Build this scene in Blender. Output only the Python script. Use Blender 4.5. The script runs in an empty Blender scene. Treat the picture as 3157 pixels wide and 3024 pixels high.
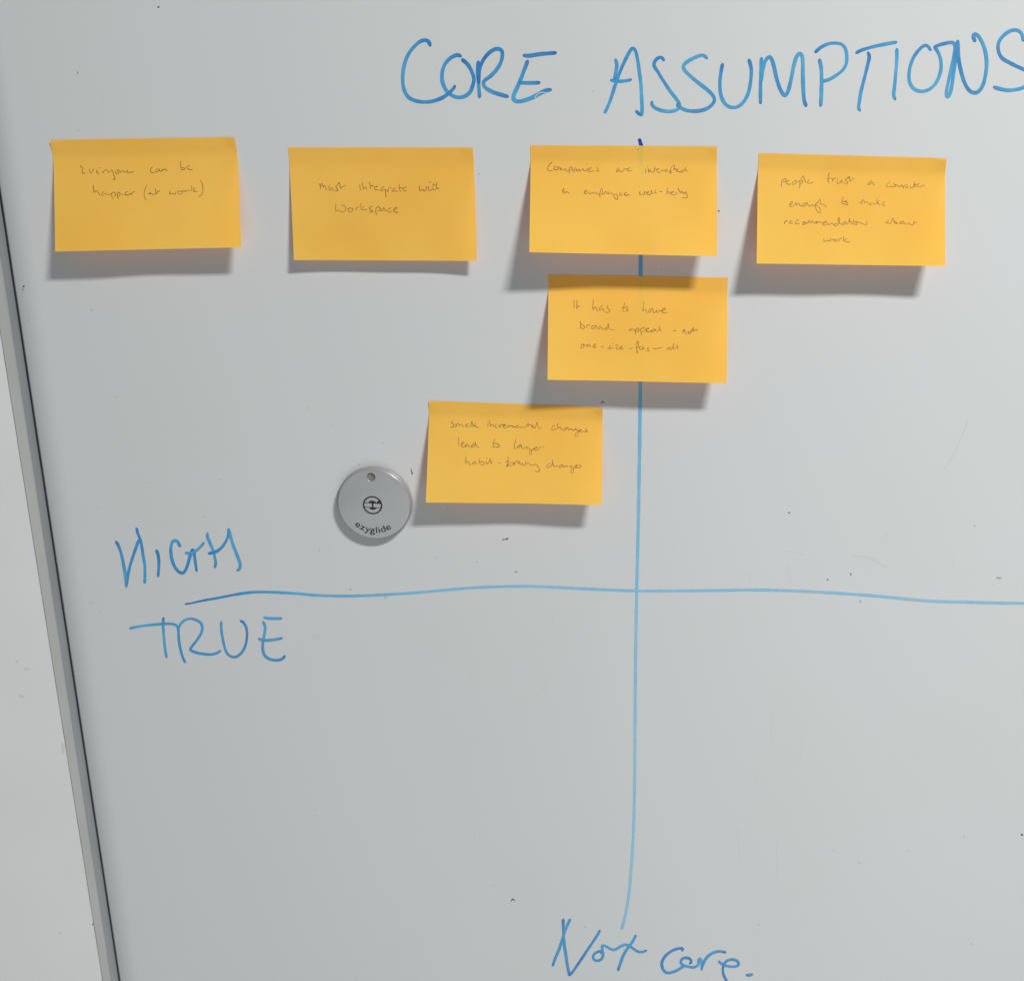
import bpy, bmesh, math, random
from mathutils import Vector, Matrix
random.seed(7)
SC = bpy.context.scene
COL = SC.collection

# ---------------------------------------------------------------- camera
# survey frame: the board's front face is the plane y = 0, x to the right,
# z up, camera height z = 0.  Photograph coordinates are 3157 x 3024 pixels.
F, PX, PY = 3000.0, 1880.0, 1512.0
PITCH = math.radians(14.9)
CAM_D = 0.697
cam_data = bpy.data.cameras.new('camera')
cam = bpy.data.objects.new('camera', cam_data)
COL.objects.link(cam)
cam_data.sensor_fit = 'HORIZONTAL'
cam_data.sensor_width = 36.0
cam_data.lens = F / 3157.0 * 36.0
cam_data.shift_x = (1578.5 - PX) / 3157.0
cam_data.clip_start = 0.01
cam_data.clip_end = 100
cam.location = (0, -CAM_D, 0)
cam.rotation_euler = (math.radians(90) - PITCH, 0, 0)
SC.camera = cam

# ---------------------------------------------------------------- light
world = bpy.data.worlds.new('World')
SC.world = world
world.use_nodes = True
bg = world.node_tree.nodes['Background']
bg.inputs[0].default_value = (0.94, 1.0, 1.05, 1)
bg.inputs[1].default_value = 0.15

def area_lamp(name, loc, target, sx, sy, power, color):
    d = bpy.data.lights.new(name, 'AREA')
    d.shape = 'RECTANGLE'; d.size = sx; d.size_y = sy
    d.energy = power; d.color = color
    o = bpy.data.objects.new(name, d); COL.objects.link(o)
    o.location = loc
    o.rotation_euler = (Vector(target) - Vector(loc)).to_track_quat('-Z', 'Y').to_euler()
    return o
area_lamp('ceiling_lamp', (1.30, -1.58, 1.88), (1.30, -1.579, -1.0), 0.60, 0.26, 129.0, (1.0, 0.99, 0.965))
# added soft fill lamp, low in front, brightens the lower part of the board
area_lamp('low_fill', (0.25, -2.0, -1.5), (0.1, 0, -0.3), 2.4, 2.0, 21.5, (0.915, 0.98, 1.0))

SC.view_settings.view_transform = 'Standard'
SC.view_settings.look = 'None'
SC.view_settings.gamma = 1
SC.view_settings.exposure = 0.13
SC.view_settings.use_curve_mapping = False

# ---------------------------------------------------------------- survey helpers
FW = Vector((0, math.cos(PITCH), -math.sin(PITCH)))
UP = Vector((0, math.sin(PITCH), math.cos(PITCH)))
CAM = Vector((0, -CAM_D, 0))
def at(px, py, y=0.0):
    """point on the plane at depth y that was measured at photograph pixel px, py"""
    d = FW + UP * ((PY - py) / F) + Vector(((px - PX) / F, 0, 0))
    return CAM + d * ((y + CAM_D) / d.y)
def seen(p):
    v = p - CAM
    w = v.dot(FW)
    return (PX + F * v.x / w, PY - F * v.dot(UP) / w)

# ---------------------------------------------------------------- materials
def mat(name, color, rough=0.5, metal=0.0, spec=0.5):
    m = bpy.data.materials.new(name); m.use_nodes = True
    b = m.node_tree.nodes['Principled BSDF']
    b.inputs['Base Color'].default_value = (*color, 1)
    b.inputs['Roughness'].default_value = rough
    b.inputs['Metallic'].default_value = metal
    b.inputs['Specular IOR Level'].default_value = spec
    return m
def noise_tint(m, c1, c2, scale, detail=2.0, lo=0.35, hi=0.65, bump=0.0, bscale=400, stretch=None):
    nt = m.node_tree; b = nt.nodes['Principled BSDF']
    tc = nt.nodes.new('ShaderNodeTexCoord')
    mp = nt.nodes.new('ShaderNodeMapping')
    if stretch: mp.inputs['Scale'].default_value = stretch
    nt.links.new(tc.outputs['Object'], mp.inputs['Vector'])
    n = nt.nodes.new('ShaderNodeTexNoise')
    n.inputs['Scale'].default_value = scale; n.inputs['Detail'].default_value = detail
    nt.links.new(mp.outputs['Vector'], n.inputs['Vector'])
    r = nt.nodes.new('ShaderNodeValToRGB')
    r.color_ramp.elements[0].position = lo; r.color_ramp.elements[0].color = (*c1, 1)
    r.color_ramp.elements[1].position = hi; r.color_ramp.elements[1].color = (*c2, 1)
    nt.links.new(n.outputs['Fac'], r.inputs['Fac'])
    nt.links.new(r.outputs['Color'], b.inputs['Base Color'])
    if bump:
        n2 = nt.nodes.new('ShaderNodeTexNoise')
        n2.inputs['Scale'].default_value = bscale; n2.inputs['Detail'].default_value = 4
        nt.links.new(tc.outputs['Object'], n2.inputs['Vector'])
        bp = nt.nodes.new('ShaderNodeBump')
        bp.inputs['Strength'].default_value = bump; bp.inputs['Distance'].default_value = 0.001
        nt.links.new(n2.outputs['Fac'], bp.inputs['Height'])
        nt.links.new(bp.outputs['Normal'], b.inputs['Normal'])
    return m
M_BOARD = noise_tint(mat('white_enamel', (.56, .57, .57), 0.55, 0, 0.22),
                     (.493, .509, .505), (.503, .511, .516), 5, 3, bump=0.03, bscale=120)
M_WALL = noise_tint(mat('white_wall_paint', (.64, .64, .63), 0.6),
                    (.60, .595, .583), (.62, .618, .612), 7, 4, bump=0.06, bscale=260)
M_STRIP = noise_tint(mat('grey_trim_paint', (.52, .52, .49), 0.5),
                     (.375, .376, .357), (.41, .41, .39), 16, 5, bump=0.04, bscale=300)
M_ALU = noise_tint(mat('dull_aluminium', (.5, .52, .53), 0.5, 0.0), (.50, .525, .535), (.54, .56, .57), 20, 4, bump=0.03, bscale=500)
M_SEAL = mat('black_rubber', (.012, .012, .013), 0.6)
M_BACK = mat('dark_backing', (.03, .03, .03), 0.9)
M_SPECK = mat('dry_black_ink', (.03, .03, .032), 0.6)
M_SPECKG = mat('grey_ink_residue', (.27, .275, .28), 0.6)
M_SCUFF = mat('faint_grey_scuff', (.482, .495, .50), 0.5)
M_STAIN = mat('beige_stain', (.54, .525, .485), 0.6)

def ink_material():
    m = mat('blue_marker_ink', (.05, .3, .55), 0.42, 0, 0.4)
    nt = m.node_tree; b = nt.nodes['Principled BSDF']
    a = nt.nodes.new('ShaderNodeAttribute'); a.attribute_name = 'ink'
    tc = nt.nodes.new('ShaderNodeTexCoord')
    n = nt.nodes.new('ShaderNodeTexNoise'); n.inputs['Scale'].default_value = 260; n.inputs['Detail'].default_value = 3
    nt.links.new(tc.outputs['Object'], n.inputs['Vector'])
    ma = nt.nodes.new('ShaderNodeMath'); ma.operation = 'MULTIPLY_ADD'
    ma.inputs[1].default_value = 0.26; ma.inputs[2].default_value = -0.13
    nt.links.new(n.outputs['Fac'], ma.inputs[0])
    ad = nt.nodes.new('ShaderNodeMath'); ad.operation = 'ADD'; ad.use_clamp = True
    nt.links.new(a.outputs['Fac'], ad.inputs[0]); nt.links.new(ma.outputs[0], ad.inputs[1])
    r = nt.nodes.new('ShaderNodeValToRGB')
    e = r.color_ramp.elements
    e[0].position = 0.0; e[0].color = (.26, .46, .58, 1)
    e[1].position = 1.0; e[1].color = (.008, .045, .26, 1)
    for p, c in ((0.25, (.14, .38, .56, 1)), (0.5, (.055, .295, .51, 1)), (0.78, (.022, .17, .42, 1))):
        x = e.new(p); x.color = c
    nt.links.new(ad.outputs[0], r.inputs['Fac'])
    nt.links.new(r.outputs['Color'], b.inputs['Base Color'])
    return m
M_INK = ink_material()

def paper_material():
    m = mat('orange_note_paper', (.80, .44, .08), 0.8, 0, 0.12)
    noise_tint(m, (.97, .625, .108), (.998, .685, .132), 14, 3, bump=0.05, bscale=900)
    nt = m.node_tree; b = nt.nodes['Principled BSDF']
    oi = nt.nodes.new('ShaderNodeObjectInfo')
    mu = nt.nodes.new('ShaderNodeMath'); mu.operation = 'MULTIPLY'; mu.inputs[1].default_value = 37.0
    nt.links.new(oi.outputs['Random'], mu.inputs[0])
    for n_ in nt.nodes:
        if n_.type == 'MAPPING': nt.links.new(mu.outputs[0], n_.inputs['Location'])
    out = nt.nodes['Material Output']
    tr = nt.nodes.new('ShaderNodeBsdfTranslucent'); tr.inputs[0].default_value = (1.0, .27, .02, 1)
    mx = nt.nodes.new('ShaderNodeMixShader'); mx.inputs[0].default_value = 0.43
    nt.links.new(b.outputs[0], mx.inputs[1]); nt.links.new(tr.outputs[0], mx.inputs[2])
    nt.links.new(mx.outputs[0], out.inputs['Surface'])
    return m
M_PAPER = paper_material()
M_PEN = mat('brown_pen_ink', (.22, .11, .028), 0.6, 0, 0.3)
M_DISC = noise_tint(mat('satin_silver', (.30, .30, .30), 0.3, 0.35), (.30, .302, .30), (.335, .335, .333), 30, 3,
                    bump=0.02, bscale=700)
M_RECESS = mat('dull_grey_recess', (.16, .165, .15), 0.6, 0.2)
M_PRINT = mat('black_print', (.008, .008, .009), 0.5)

# ---------------------------------------------------------------- object helpers
def link(name, me, m, parent=None):
    o = bpy.data.objects.new(name, me); COL.objects.link(o)
    if m: me.materials.append(m)
    if parent: o.parent = parent
    return o
def mesh_obj(name, verts, faces, m, parent=None, origin=Vector((0, 0, 0)), smooth=False):
    me = bpy.data.meshes.new(name)
    me.from_pydata([tuple(Vector(v) - origin) for v in verts], [], faces)
    me.update()
    if smooth: me.polygons.foreach_set('use_smooth', [True] * len(me.polygons))
    return link(name, me, m, parent)
def empty(name, loc):
    o = bpy.data.objects.new(name, None); COL.objects.link(o); o.location = loc
    o.empty_display_size = 0.02
    return o
def tag(o, label, cat=None, group=None, kind=None):
    if label: o['label'] = label
    if cat: o['category'] = cat
    if group: o['group'] = group
    if kind: o['kind'] = kind
    return o

def parse(ox, oy, sc, s):
    res = []
    for st in s.split('|'):
        pts = []
        for p in st.split():
            x, y = p.split(',')
            pts.append((ox + float(x) / sc, oy + float(y) / sc))
        if len(pts) > 1: res.append(pts)
    return res
def smooth_path(pts, step):
    """Catmull-Rom through the points, sampled about every step pixels"""
    out = []
    P = [pts[0]] + list(pts) + [pts[-1]]
    for i in range(1, len(P) - 2):
        p0, p1, p2, p3 = P[i - 1], P[i], P[i + 1], P[i + 2]
        n = max(2, int(math.hypot(p2[0] - p1[0], p2[1] - p1[1]) / step + 0.5))
        for k in range(n):
            t = k / n; t2 = t * t; t3 = t2 * t
            out.append(tuple(0.5 * (2 * p1[j] + (p2[j] - p0[j]) * t + (2 * p0[j] - 5 * p1[j] + 4 * p2[j] - p3[j]) * t2
                                    + (3 * p1[j] - p0[j] - 3 * p2[j] + p3[j]) * t3) for j in (0, 1)))
    out.append(tuple(pts[-1]))
    return out
def ribbon(verts, faces, inks, path, width, place, lift0, ink=0.55, ends=0.25, taper=(0.75, 0.7), wob=0.06, vary=0.09):
    """one ink stroke: a thin band whose every step lies a hair above the one before"""
    n = len(path)
    L = [0.0]
    for i in range(1, n): L.append(L[-1] + math.hypot(path[i][0] - path[i - 1][0], path[i][1] - path[i - 1][1]))
    tot = max(L[-1], 1e-6)
    ph = random.random() * 10
    ph2 = random.random() * 10
    base = len(verts)
    for i in range(n):
        a = path[max(0, i - 1)]; b = path[min(n - 1, i + 1)]
        tx, ty = b[0] - a[0], b[1] - a[1]
        q = math.hypot(tx, ty) or 1e-6
        nx, ny = -ty / q, tx / q
        w = width * (1 + wob * math.sin(L[i] / 17 + ph) + 0.5 * wob * math.sin(L[i] / 5.3 + ph2))
        d0, d1 = L[i], tot - L[i]
        hw = w / 2
        if d0 < hw: hw_i = hw * (taper[0] + (1 - taper[0]) * math.sqrt(max(0, 1 - (1 - d0 / hw) ** 2)))
        elif d1 < hw: hw_i = hw * (taper[1] + (1 - taper[1]) * math.sqrt(max(0, 1 - (1 - d1 / hw) ** 2)))
        else: hw_i = hw
        e = ends * (math.exp(-d0 / (2.2 * width)) * 0.7 + math.exp(-d1 / (0.8 * width)))
        v = ink + e + vary * math.sin(L[i] / 61 + ph2 * 3) + 0.3 * vary * math.sin(L[i] / 13 + ph)
        lift = lift0 + 4e-7 * i
        for s, dv in ((-1, 0.07), (-0.45, 0.0), (0.45, -0.02), (1, 0.05)):
            verts.append(place(path[i][0] + s * nx * hw_i, path[i][1] + s * ny * hw_i, lift))
            inks.append(v + dv)
    for i in range(n - 1):
        for k in range(3):
            a = base + 4 * i + k
            faces.append((a, a + 1, a + 5, a + 4))
    # rounded ends
    for i, sgn in ((0, -1), (n - 1, 1)):
        j = 1 if i == 0 else n - 2
        tx, ty = path[i][0] - path[j][0], path[i][1] - path[j][1]
        q = math.hypot(tx, ty) or 1e-6
        tx, ty = tx / q, ty / q
        r = width / 2 * taper[0 if i == 0 else 1]
        lift = lift0 + 4e-7 * i
        ring = []
        for a in range(7):
            an = -math.pi / 2 + math.pi * a / 6
            c, s_ = math.cos(an), math.sin(an)
            ring.append(len(verts))
            verts.append(place(path[i][0] + r * (c * tx * 0.9 - s_ * ty), path[i][1] + r * (c * ty * 0.9 + s_ * tx), lift + 2e-7))
            inks.append(ink + ends + 0.05)
        faces.append(tuple(ring))
def face_front(verts, faces):
    res = []
    for f in faces:
        a = Vector((0, 0, 0))
        for k in range(len(f)):
            p, q = verts[f[k]], verts[f[(k + 1) % len(f)]]
            a += p.cross(q)
        c = verts[f[0]]
        nrm = Vector((0, 0, 0))
        for k in range(1, len(f) - 1):
            nrm += (verts[f[k]] - c).cross(verts[f[k + 1]] - c)
        res.append(f if nrm.y < 0 else tuple(reversed(f)))
    return res
def ink_object(name, verts, faces, inks, m, parent, origin=Vector((0, 0, 0))):
    o = mesh_obj(name, verts, face_front(verts, faces), m, parent, origin)
    at_ = o.data.attributes.new('ink', 'FLOAT', 'POINT')
    at_.data.foreach_set('value', [float(max(0, min(1.2, v))) for v in inks])
    return o

# ================================================================ setting: the wall
H = 0.0142                       # the board stands this far in front of the wall trim
Z0, Z1 = -0.95, 0.55
def edge_x(p1, p2, y):
    """straight, almost upright edge through two surveyed pixels, as x(z)"""
    a, b = at(*p1, y), at(*p2, y)
    return lambda z: a.x + (b.x - a.x) * (z - a.z) / (b.z - a.z)
X_SEAL = edge_x((58.5, 1000), (366.5, 3024), 0.004)      # left side of the black seal
X_EDGE = lambda z: X_SEAL(z) + 0.00115
X_CREASE = edge_x((186.5, 2000), (342.5, 3024), H)       # foot of the sloping edge profile
X_JOINT = edge_x((-2 + 2, 1024), (316, 3024), H)         # thin joint between trim and wall

def slab(name, xl, xr, y0, y1, m, parent=None, rows=24, wob=0.0):
    """upright board with slanted long sides given as x(z)"""
    v, f = [], []
    for i in range(rows + 1):
        z = Z0 + (Z1 - Z0) * i / rows
        w1 = wob * math.sin(i * 2.7) ; w2 = wob * math.sin(i * 1.9 + 2)
        v += [Vector((xl(z) + w1, y0, z)), Vector((xr(z) + w2, y0, z)), Vector((xr(z) + w2, y1, z)), Vector((xl(z) + w1, y1, z))]
    for i in range(rows):
        a = 4 * i; b = a + 4
        f += [(a, a + 1, b + 1, b), (a + 1, a + 2, b + 2, b + 1), (a + 2, a + 3, b + 3, b + 2), (a + 3, a, b, b + 3)]
    f += [(3, 2, 1, 0), tuple(4 * rows + k for k in range(4))]
    return mesh_obj(name, v, f, m, parent)
wall = slab('wall', lambda z: -1.4, lambda z: X_JOINT(z) - 0.0004, H + 0.0004, H + 0.09, M_WALL)
tag(wall, 'white painted wall beside the left edge of the whiteboard', kind='structure')

# ================================================================ the whiteboard
board = empty('whiteboard', (0.4, 0, Z0))
tag(board, 'large white dry erase board with blue marker writing and a black left edge', 'whiteboard')
BO = Vector((0.4, 0, Z0))
def bpart(name, verts, faces, m, smooth=False):
    return mesh_obj(name, verts, faces, m, board, BO, smooth)
# panel with its left edge rolled back
XR = 1.35
v, f = [], []
rows = 40
prof = []
for k in range(17):
    s = k / 16
    prof.append((0.020 * s, 0.0040 * (1 - s) ** 2.3))
prof += [(0.03, 0), (0.06, 0), (0.15, 0), (0.4, 0)]
for i in range(rows + 1):
    z = Z0 + (Z1 - Z0) * i / rows
    row = [Vector((X_EDGE(z), 0.0135, z))] + [Vector((X_EDGE(z) + dx, dy, z)) for dx, dy in prof] \
        + [Vector((XR, 0, z)), Vector((XR, 0.0135, z))]
    v += row
nn = len(prof) + 3
for i in range(rows):
    for k in range(nn - 1):
        a = i * nn + k
        f.append((a, a + 1, a + nn + 1, a + nn))
    f.append((i * nn + nn - 1, i * nn, (i + 1) * nn, (i + 1) * nn + nn - 1))
f.append(tuple(reversed(range(nn)))); f.append(tuple(rows * nn + k for k in range(nn)))
panel = bpart('board_panel', v, f, M_BOARD)
for p in panel.data.polygons:
    if abs(p.normal.y) > 0.5 and len(p.vertices) == 4: p.use_smooth = True

def child(o):
    o.parent = board
    o.data.transform(Matrix.Translation(-BO))
    return o
child(tag(slab('edge_seal', X_SEAL, lambda z: X_EDGE(z) - 0.00002, 0.0037, 0.0075, M_SEAL, rows=60, wob=0.00007), 'black rubber seal along the left edge'))
def edge_profile():
    v, f = [], []
    rows = 60
    for i in range(rows + 1):
        z = Z0 + (Z1 - Z0) * i / rows
        w = 0.00009 * math.sin(i * 2.3) + 0.00006 * math.sin(i * 5.1)
        v += [Vector((X_CREASE(z) + w, H - 0.0001, z)), Vector((X_SEAL(z) + 0.0001, 0.0050, z)), Vector((X_SEAL(z) + 0.0001, H - 0.0001, z))]
    for i in range(rows):
        p, q = 3 * i, 3 * i + 3
        f += [(p, p + 1, q + 1, q), (p + 1, p + 2, q + 2, q + 1), (p + 2, p, q, q + 2)]
    f += [(2, 1, 0), (3 * rows, 3 * rows + 1, 3 * rows + 2)]
    return mesh_obj('edge_profile', v, f, M_ALU)
child(tag(edge_profile(), 'sloping aluminium edge profile left of the black seal'))
child(tag(slab('trim_strip', lambda z: X_JOINT(z) + 0.0004, lambda z: X_CREASE(z) + 0.02, H, H + 0.006, M_STRIP, rows=70, wob=0.00010),
          'grey painted trim strip beside the black seal'))
child(slab('trim_backing', lambda z: X_JOINT(z) - 0.004, lambda z: X_JOINT(z) + 0.004, H + 0.0013, H + 0.005, M_BACK))

# ---------------------------------------------------------------- marker writing
def on_board(px, py, lift):
    p = at(px, py, 0.0); p.y -= lift
    return p
n_stroke = [0]
def marker(name, label, groups, width, ink, ends=0.13):
    verts, faces, inks = [], [], []
    for g in groups:
        ox, oy, sc, s = g[:4]
        for st in parse(ox, oy, sc, s):
            n_stroke[0] += 1
            ribbon(verts, faces, inks, smooth_path(st, 3.2), width * random.uniform(0.94, 1.05), on_board,
                   0.00003 + 0.000025 * (n_stroke[0] % 9), ink + random.uniform(-0.05, 0.05), ends)
    return tag(ink_object(name, verts, faces, inks, M_INK, board, BO), label)

A1 = (1200, 80, 2.45); A2 = (1800, 80, 2.45); A3 = (2400, 50, 2.589)
B1 = (320, 1600, 3.2667); C1 = (1640, 2780, 2.7222)
marker('marker_word', 'heading word CORE in blue marker', [
 A1 + ("310,150 296,120 270,110 225,126 165,186 125,260 105,350 103,430 115,490 145,540 195,566 260,577 330,570 400,545 450,510 485,475 495,456|"
 "540,231 515,222 470,240 425,285 402,345 400,410 415,460 440,500 480,530 525,542 570,533 610,503 632,450 640,400 625,350 595,295 552,256|"
 "673,272 668,350 676,450 683,540|676,430 680,345 705,270 745,215 790,182 825,176 850,190 855,230 840,285 805,340 760,385 720,415 712,440 730,470 780,500 840,520 895,535|"
 "1018,225 1060,227 1140,215 1258,205|1045,268 1030,310 1005,375 975,450 945,515 940,550 960,570 995,570 1050,555 1098,534 1150,505 1190,487 1220,484|"
 "990,430 1060,432 1135,430",)], 11.6, 0.66)
marker('marker_word', 'heading word ASSUMPTIONS in blue marker', [
 A2 + ("240,257 250,292 245,340 234,395|205,412 260,420 310,418 356,408|160,655 190,590 215,520 240,440 275,345 310,265 350,190 370,172 390,190 405,250 418,340 430,430 436,530 440,620 438,675|"
 "438,674 415,664 395,645|"
 "605,262 588,241 560,245 535,272 532,305 560,350 600,415 650,490 700,555 722,590 720,620 690,640 640,648 580,638 535,618 515,595 515,575|"
 "930,245 905,225 870,228 810,255 765,285 753,310 765,340 810,385 870,435 940,490 980,535 985,570 960,605 915,632 850,645 780,640 735,620 710,600 712,590|"
 "1048,290 1035,360 1028,440 1035,520 1060,580 1095,610 1135,618 1175,605 1215,565 1245,500 1262,410 1265,330 1255,280 1247,258|"
 "1342,246 1338,340 1335,450 1335,585|1338,420 1350,340 1370,270 1395,238 1415,245 1435,300 1455,390 1480,470 1505,515 1525,523 1545,490 1565,410 1585,310 1605,240 1628,212 1648,225 1655,280 1655,370 1658,470 1665,560 1680,605",),
 A3 + ("328,350 342,420 345,520 343,620 338,715|295,290 340,250 400,223 455,218 505,228 535,265 545,320 540,385 510,435 460,475 410,505 360,520 345,515|"
 "622,295 660,275 740,250 840,228 940,210|715,293 725,330 710,400 685,500 660,600 645,690 640,735 650,755|945,265 945,340 937,450 927,560 920,630 932,665|"
 "1215,272 1190,240 1165,237 1130,262 1085,320 1055,390 1042,470 1048,530 1075,575 1115,598 1160,600 1205,585 1250,545 1280,490 1298,420 1295,350 1275,290 1247,252|"
 "1245,248 1290,230 1350,215 1390,213 1408,235 1405,290 1385,400 1360,510 1342,600 1345,640 1360,640 1378,590 1396,480 1414,350 1425,250 1430,200|"
 "1430,200 1435,260 1440,350 1460,450 1485,530 1520,590 1560,612 1600,600 1635,545 1655,460 1662,380 1655,300 1635,230 1600,165 1570,145 1557,155 1560,180 1570,200|"
 "1955,195 1945,150 1920,120 1880,112 1830,130 1780,175 1755,225 1758,285 1785,335 1840,370 1900,400 1955,425 2010,455 2030,490 2010,535 1950,572 1890,588 1830,592 1770,582 1722,567",)],
 10.5, 0.58)
marker('marker_word', 'blue word HIGH above the horizontal line', [
 B1 + ("125,228 150,270 180,360 205,480 220,580 228,678|228,672 240,580 265,470 300,360 335,260 352,212|330,95 345,150 365,200 380,260 395,360 412,460 415,560 412,640|"
 "530,315 545,350 555,420 553,500 547,575|768,272 745,230 715,215 690,235 675,300 683,390 705,460 745,520 790,543 820,520 845,460 865,390 885,330 893,305|905,310 915,380 925,450 935,522|"
 "828,340 870,345 920,325 965,290 1008,240|1045,145 1045,180 1070,240 1100,310 1120,390 1128,440 1120,485|1058,345 1110,335 1160,310 1205,265 1240,205 1258,150 1258,100|"
 "1258,104 1275,160 1300,250 1335,340 1365,420 1375,460 1370,495 1348,515",)], 9.4, 0.58)
marker('marker_word', 'blue word TRUE below the horizontal line', [
 B1 + ("265,1100 360,1080 480,1065 600,1055 690,1055 735,1075 750,1110 755,1200 770,1300 795,1390 820,1442|600,995 598,1080 605,1180 615,1290 632,1390|"
 "750,1112 770,1060 820,1015 880,1003 940,1020 980,1050 993,1095 980,1150 940,1215 890,1280 872,1310 895,1330 960,1350 1060,1362 1130,1352 1175,1325|"
 "1183,1035 1185,1120 1200,1210 1220,1300 1250,1360 1300,1387 1345,1380 1395,1335 1430,1260 1443,1170 1435,1090 1410,1045 1378,1022|"
 "1615,990 1680,1000 1790,1000|1605,1035 1625,1080 1620,1150 1605,1230 1602,1310 1620,1370 1665,1405 1730,1420 1790,1410 1825,1378|1562,1205 1610,1220 1700,1215 1795,1198",)], 8.5, 0.55)
marker('marker_word', 'blue word Not at the foot of the vertical line', [
 C1 + ("320,145 290,210 262,290 230,390 200,460 175,530|262,145 265,230 270,340 285,440 300,540 315,612|315,612 345,580 420,470 500,350 550,275 570,238|"
 "590,430 570,412 545,420 520,438 513,460 525,485 555,490 585,475 597,440 590,390 590,365 620,370 665,395 705,395 745,370 790,357 830,375 880,410 920,418 960,405|870,280 845,330 800,390 765,450 740,520 722,570",)], 8.8, 0.66)
marker('marker_word', 'blue word Corp. at the bottom edge of the photo', [
 C1 + ("1260,405 1265,390 1230,388 1180,405 1125,445 1092,500 1095,550 1120,585 1155,592 1210,575 1260,545 1280,530|"
 "1325,515 1338,500 1325,475 1290,465 1258,478 1250,505 1265,525 1310,540 1360,545 1395,525 1400,490 1410,472 1425,500 1425,565|1428,540 1450,490 1480,450 1520,425 1570,412 1625,420|"
 "1570,495 1590,515 1640,535 1700,540 1732,525 1730,500 1700,482 1660,482 1625,500 1605,540 1603,580 1615,625 1638,665|1802,610 1825,612 1848,604",)], 8.4, 0.64)

def axis(name, label, pts, widths, inks_at):
    verts, faces, inks = [], [], []
    path = smooth_path(pts, 5)
    n = len(path)
    def lerp_tab(tab, t):
        for (a, va), (b, vb) in zip(tab, tab[1:]):
            if t <= b: return va + (vb - va) * (t - a) / (b - a)
        return tab[-1][1]
    n_stroke[0] += 1
    ribbon(verts, faces, inks, path, 9, on_board, 0.00002, 0.0, 0.18, vary=0.025)
    # ink density and width along the line
    for i in range(n):
        t = i / (n - 1)
        w = lerp_tab(widths, t)
        cx, cy = path[i]
        for k in range(4):
            inks[4 * i + k] += lerp_tab(inks_at, t)
            c = at(cx, cy); c.y = verts[4 * i + k].y
            verts[4 * i + k] = c + (verts[4 * i + k] - c) * (w / 9.0)
    for k in range(4 * n, len(verts)):
        t = 0 if k < 4 * n + 7 else 1
        inks[k] = lerp_tab(inks_at, t) + 0.12
        e = path[0] if t == 0 else path[-1]
        c = at(*e); c.y = verts[k].y
        verts[k] = c + (verts[k] - c) * (lerp_tab(widths, t) / 9.0)
    return tag(ink_object(name, verts, faces, inks, M_INK, board, BO), label)
axis('axis_line', 'blue horizontal line across the board',
     [(571, 1862), (590, 1859), (626, 1851), (672, 1843), (718, 1834), (755, 1828), (788, 1825), (822, 1825), (865, 1826.5), (920, 1830),
      (969, 1834.5), (1038, 1837), (1107, 1836.5), (1185, 1833), (1267, 1828), (1359, 1820), (1451, 1812), (1543, 1808), (1616, 1807),
      (1680, 1808.5), (1800, 1814.5), (1900, 1819), (1965, 1821), (2080, 1821), (2200, 1820), (2322, 1818), (2405, 1819.5), (2493, 1823),
      (2615, 1830), (2737, 1840), (2810, 1847.5), (2884, 1853), (2981, 1855.5), (3079, 1858), (3160, 1859), (3300, 1862)],
     [(0, 5), (0.02, 7), (0.06, 8.6), (0.3, 8.2), (1, 7.8)], [(0, 0.80), (0.05, 0.66), (0.14, 0.42), (0.3, 0.20), (1, 0.10)])
axis('axis_line', 'blue vertical line running down behind the notes',
     [(1972, 431), (1975, 445), (1977, 460), (1976, 600), (1975, 840), (1974.5, 1000), (1974, 1180), (1973, 1290), (1970, 1500), (1966, 1700),
      (1963, 1822), (1961, 1950), (1959, 2100), (1958, 2250), (1957, 2400), (1954, 2540), (1949, 2640), (1943, 2720), (1935, 2785), (1926, 2830), (1917, 2862)],
     [(0, 12), (0.02, 13), (0.1, 12.3), (0.35, 10.8), (0.6, 8.8), (1, 7.8)], [(0, 1.0), (0.02, 1.0), (0.045, 0.6), (0.3, 0.36), (0.45, 0.25), (0.6, 0.16), (0.85, 0.10), (1, 0.13)])

v, f, q = [], [], []
for st in parse(1200, 80, 2.45, "1100,552 1106,535 1120,518 1142,507 1172,505 1184,510"):
    ribbon(v, f, q, smooth_path(st, 3), 2.6, on_board, 0.00035, taper=(0.5, 0.4))
tag(bpart('wiped_arc', v, face_front(v, f), M_BOARD), 'thin arc wiped out of the last letter of CORE')
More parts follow.
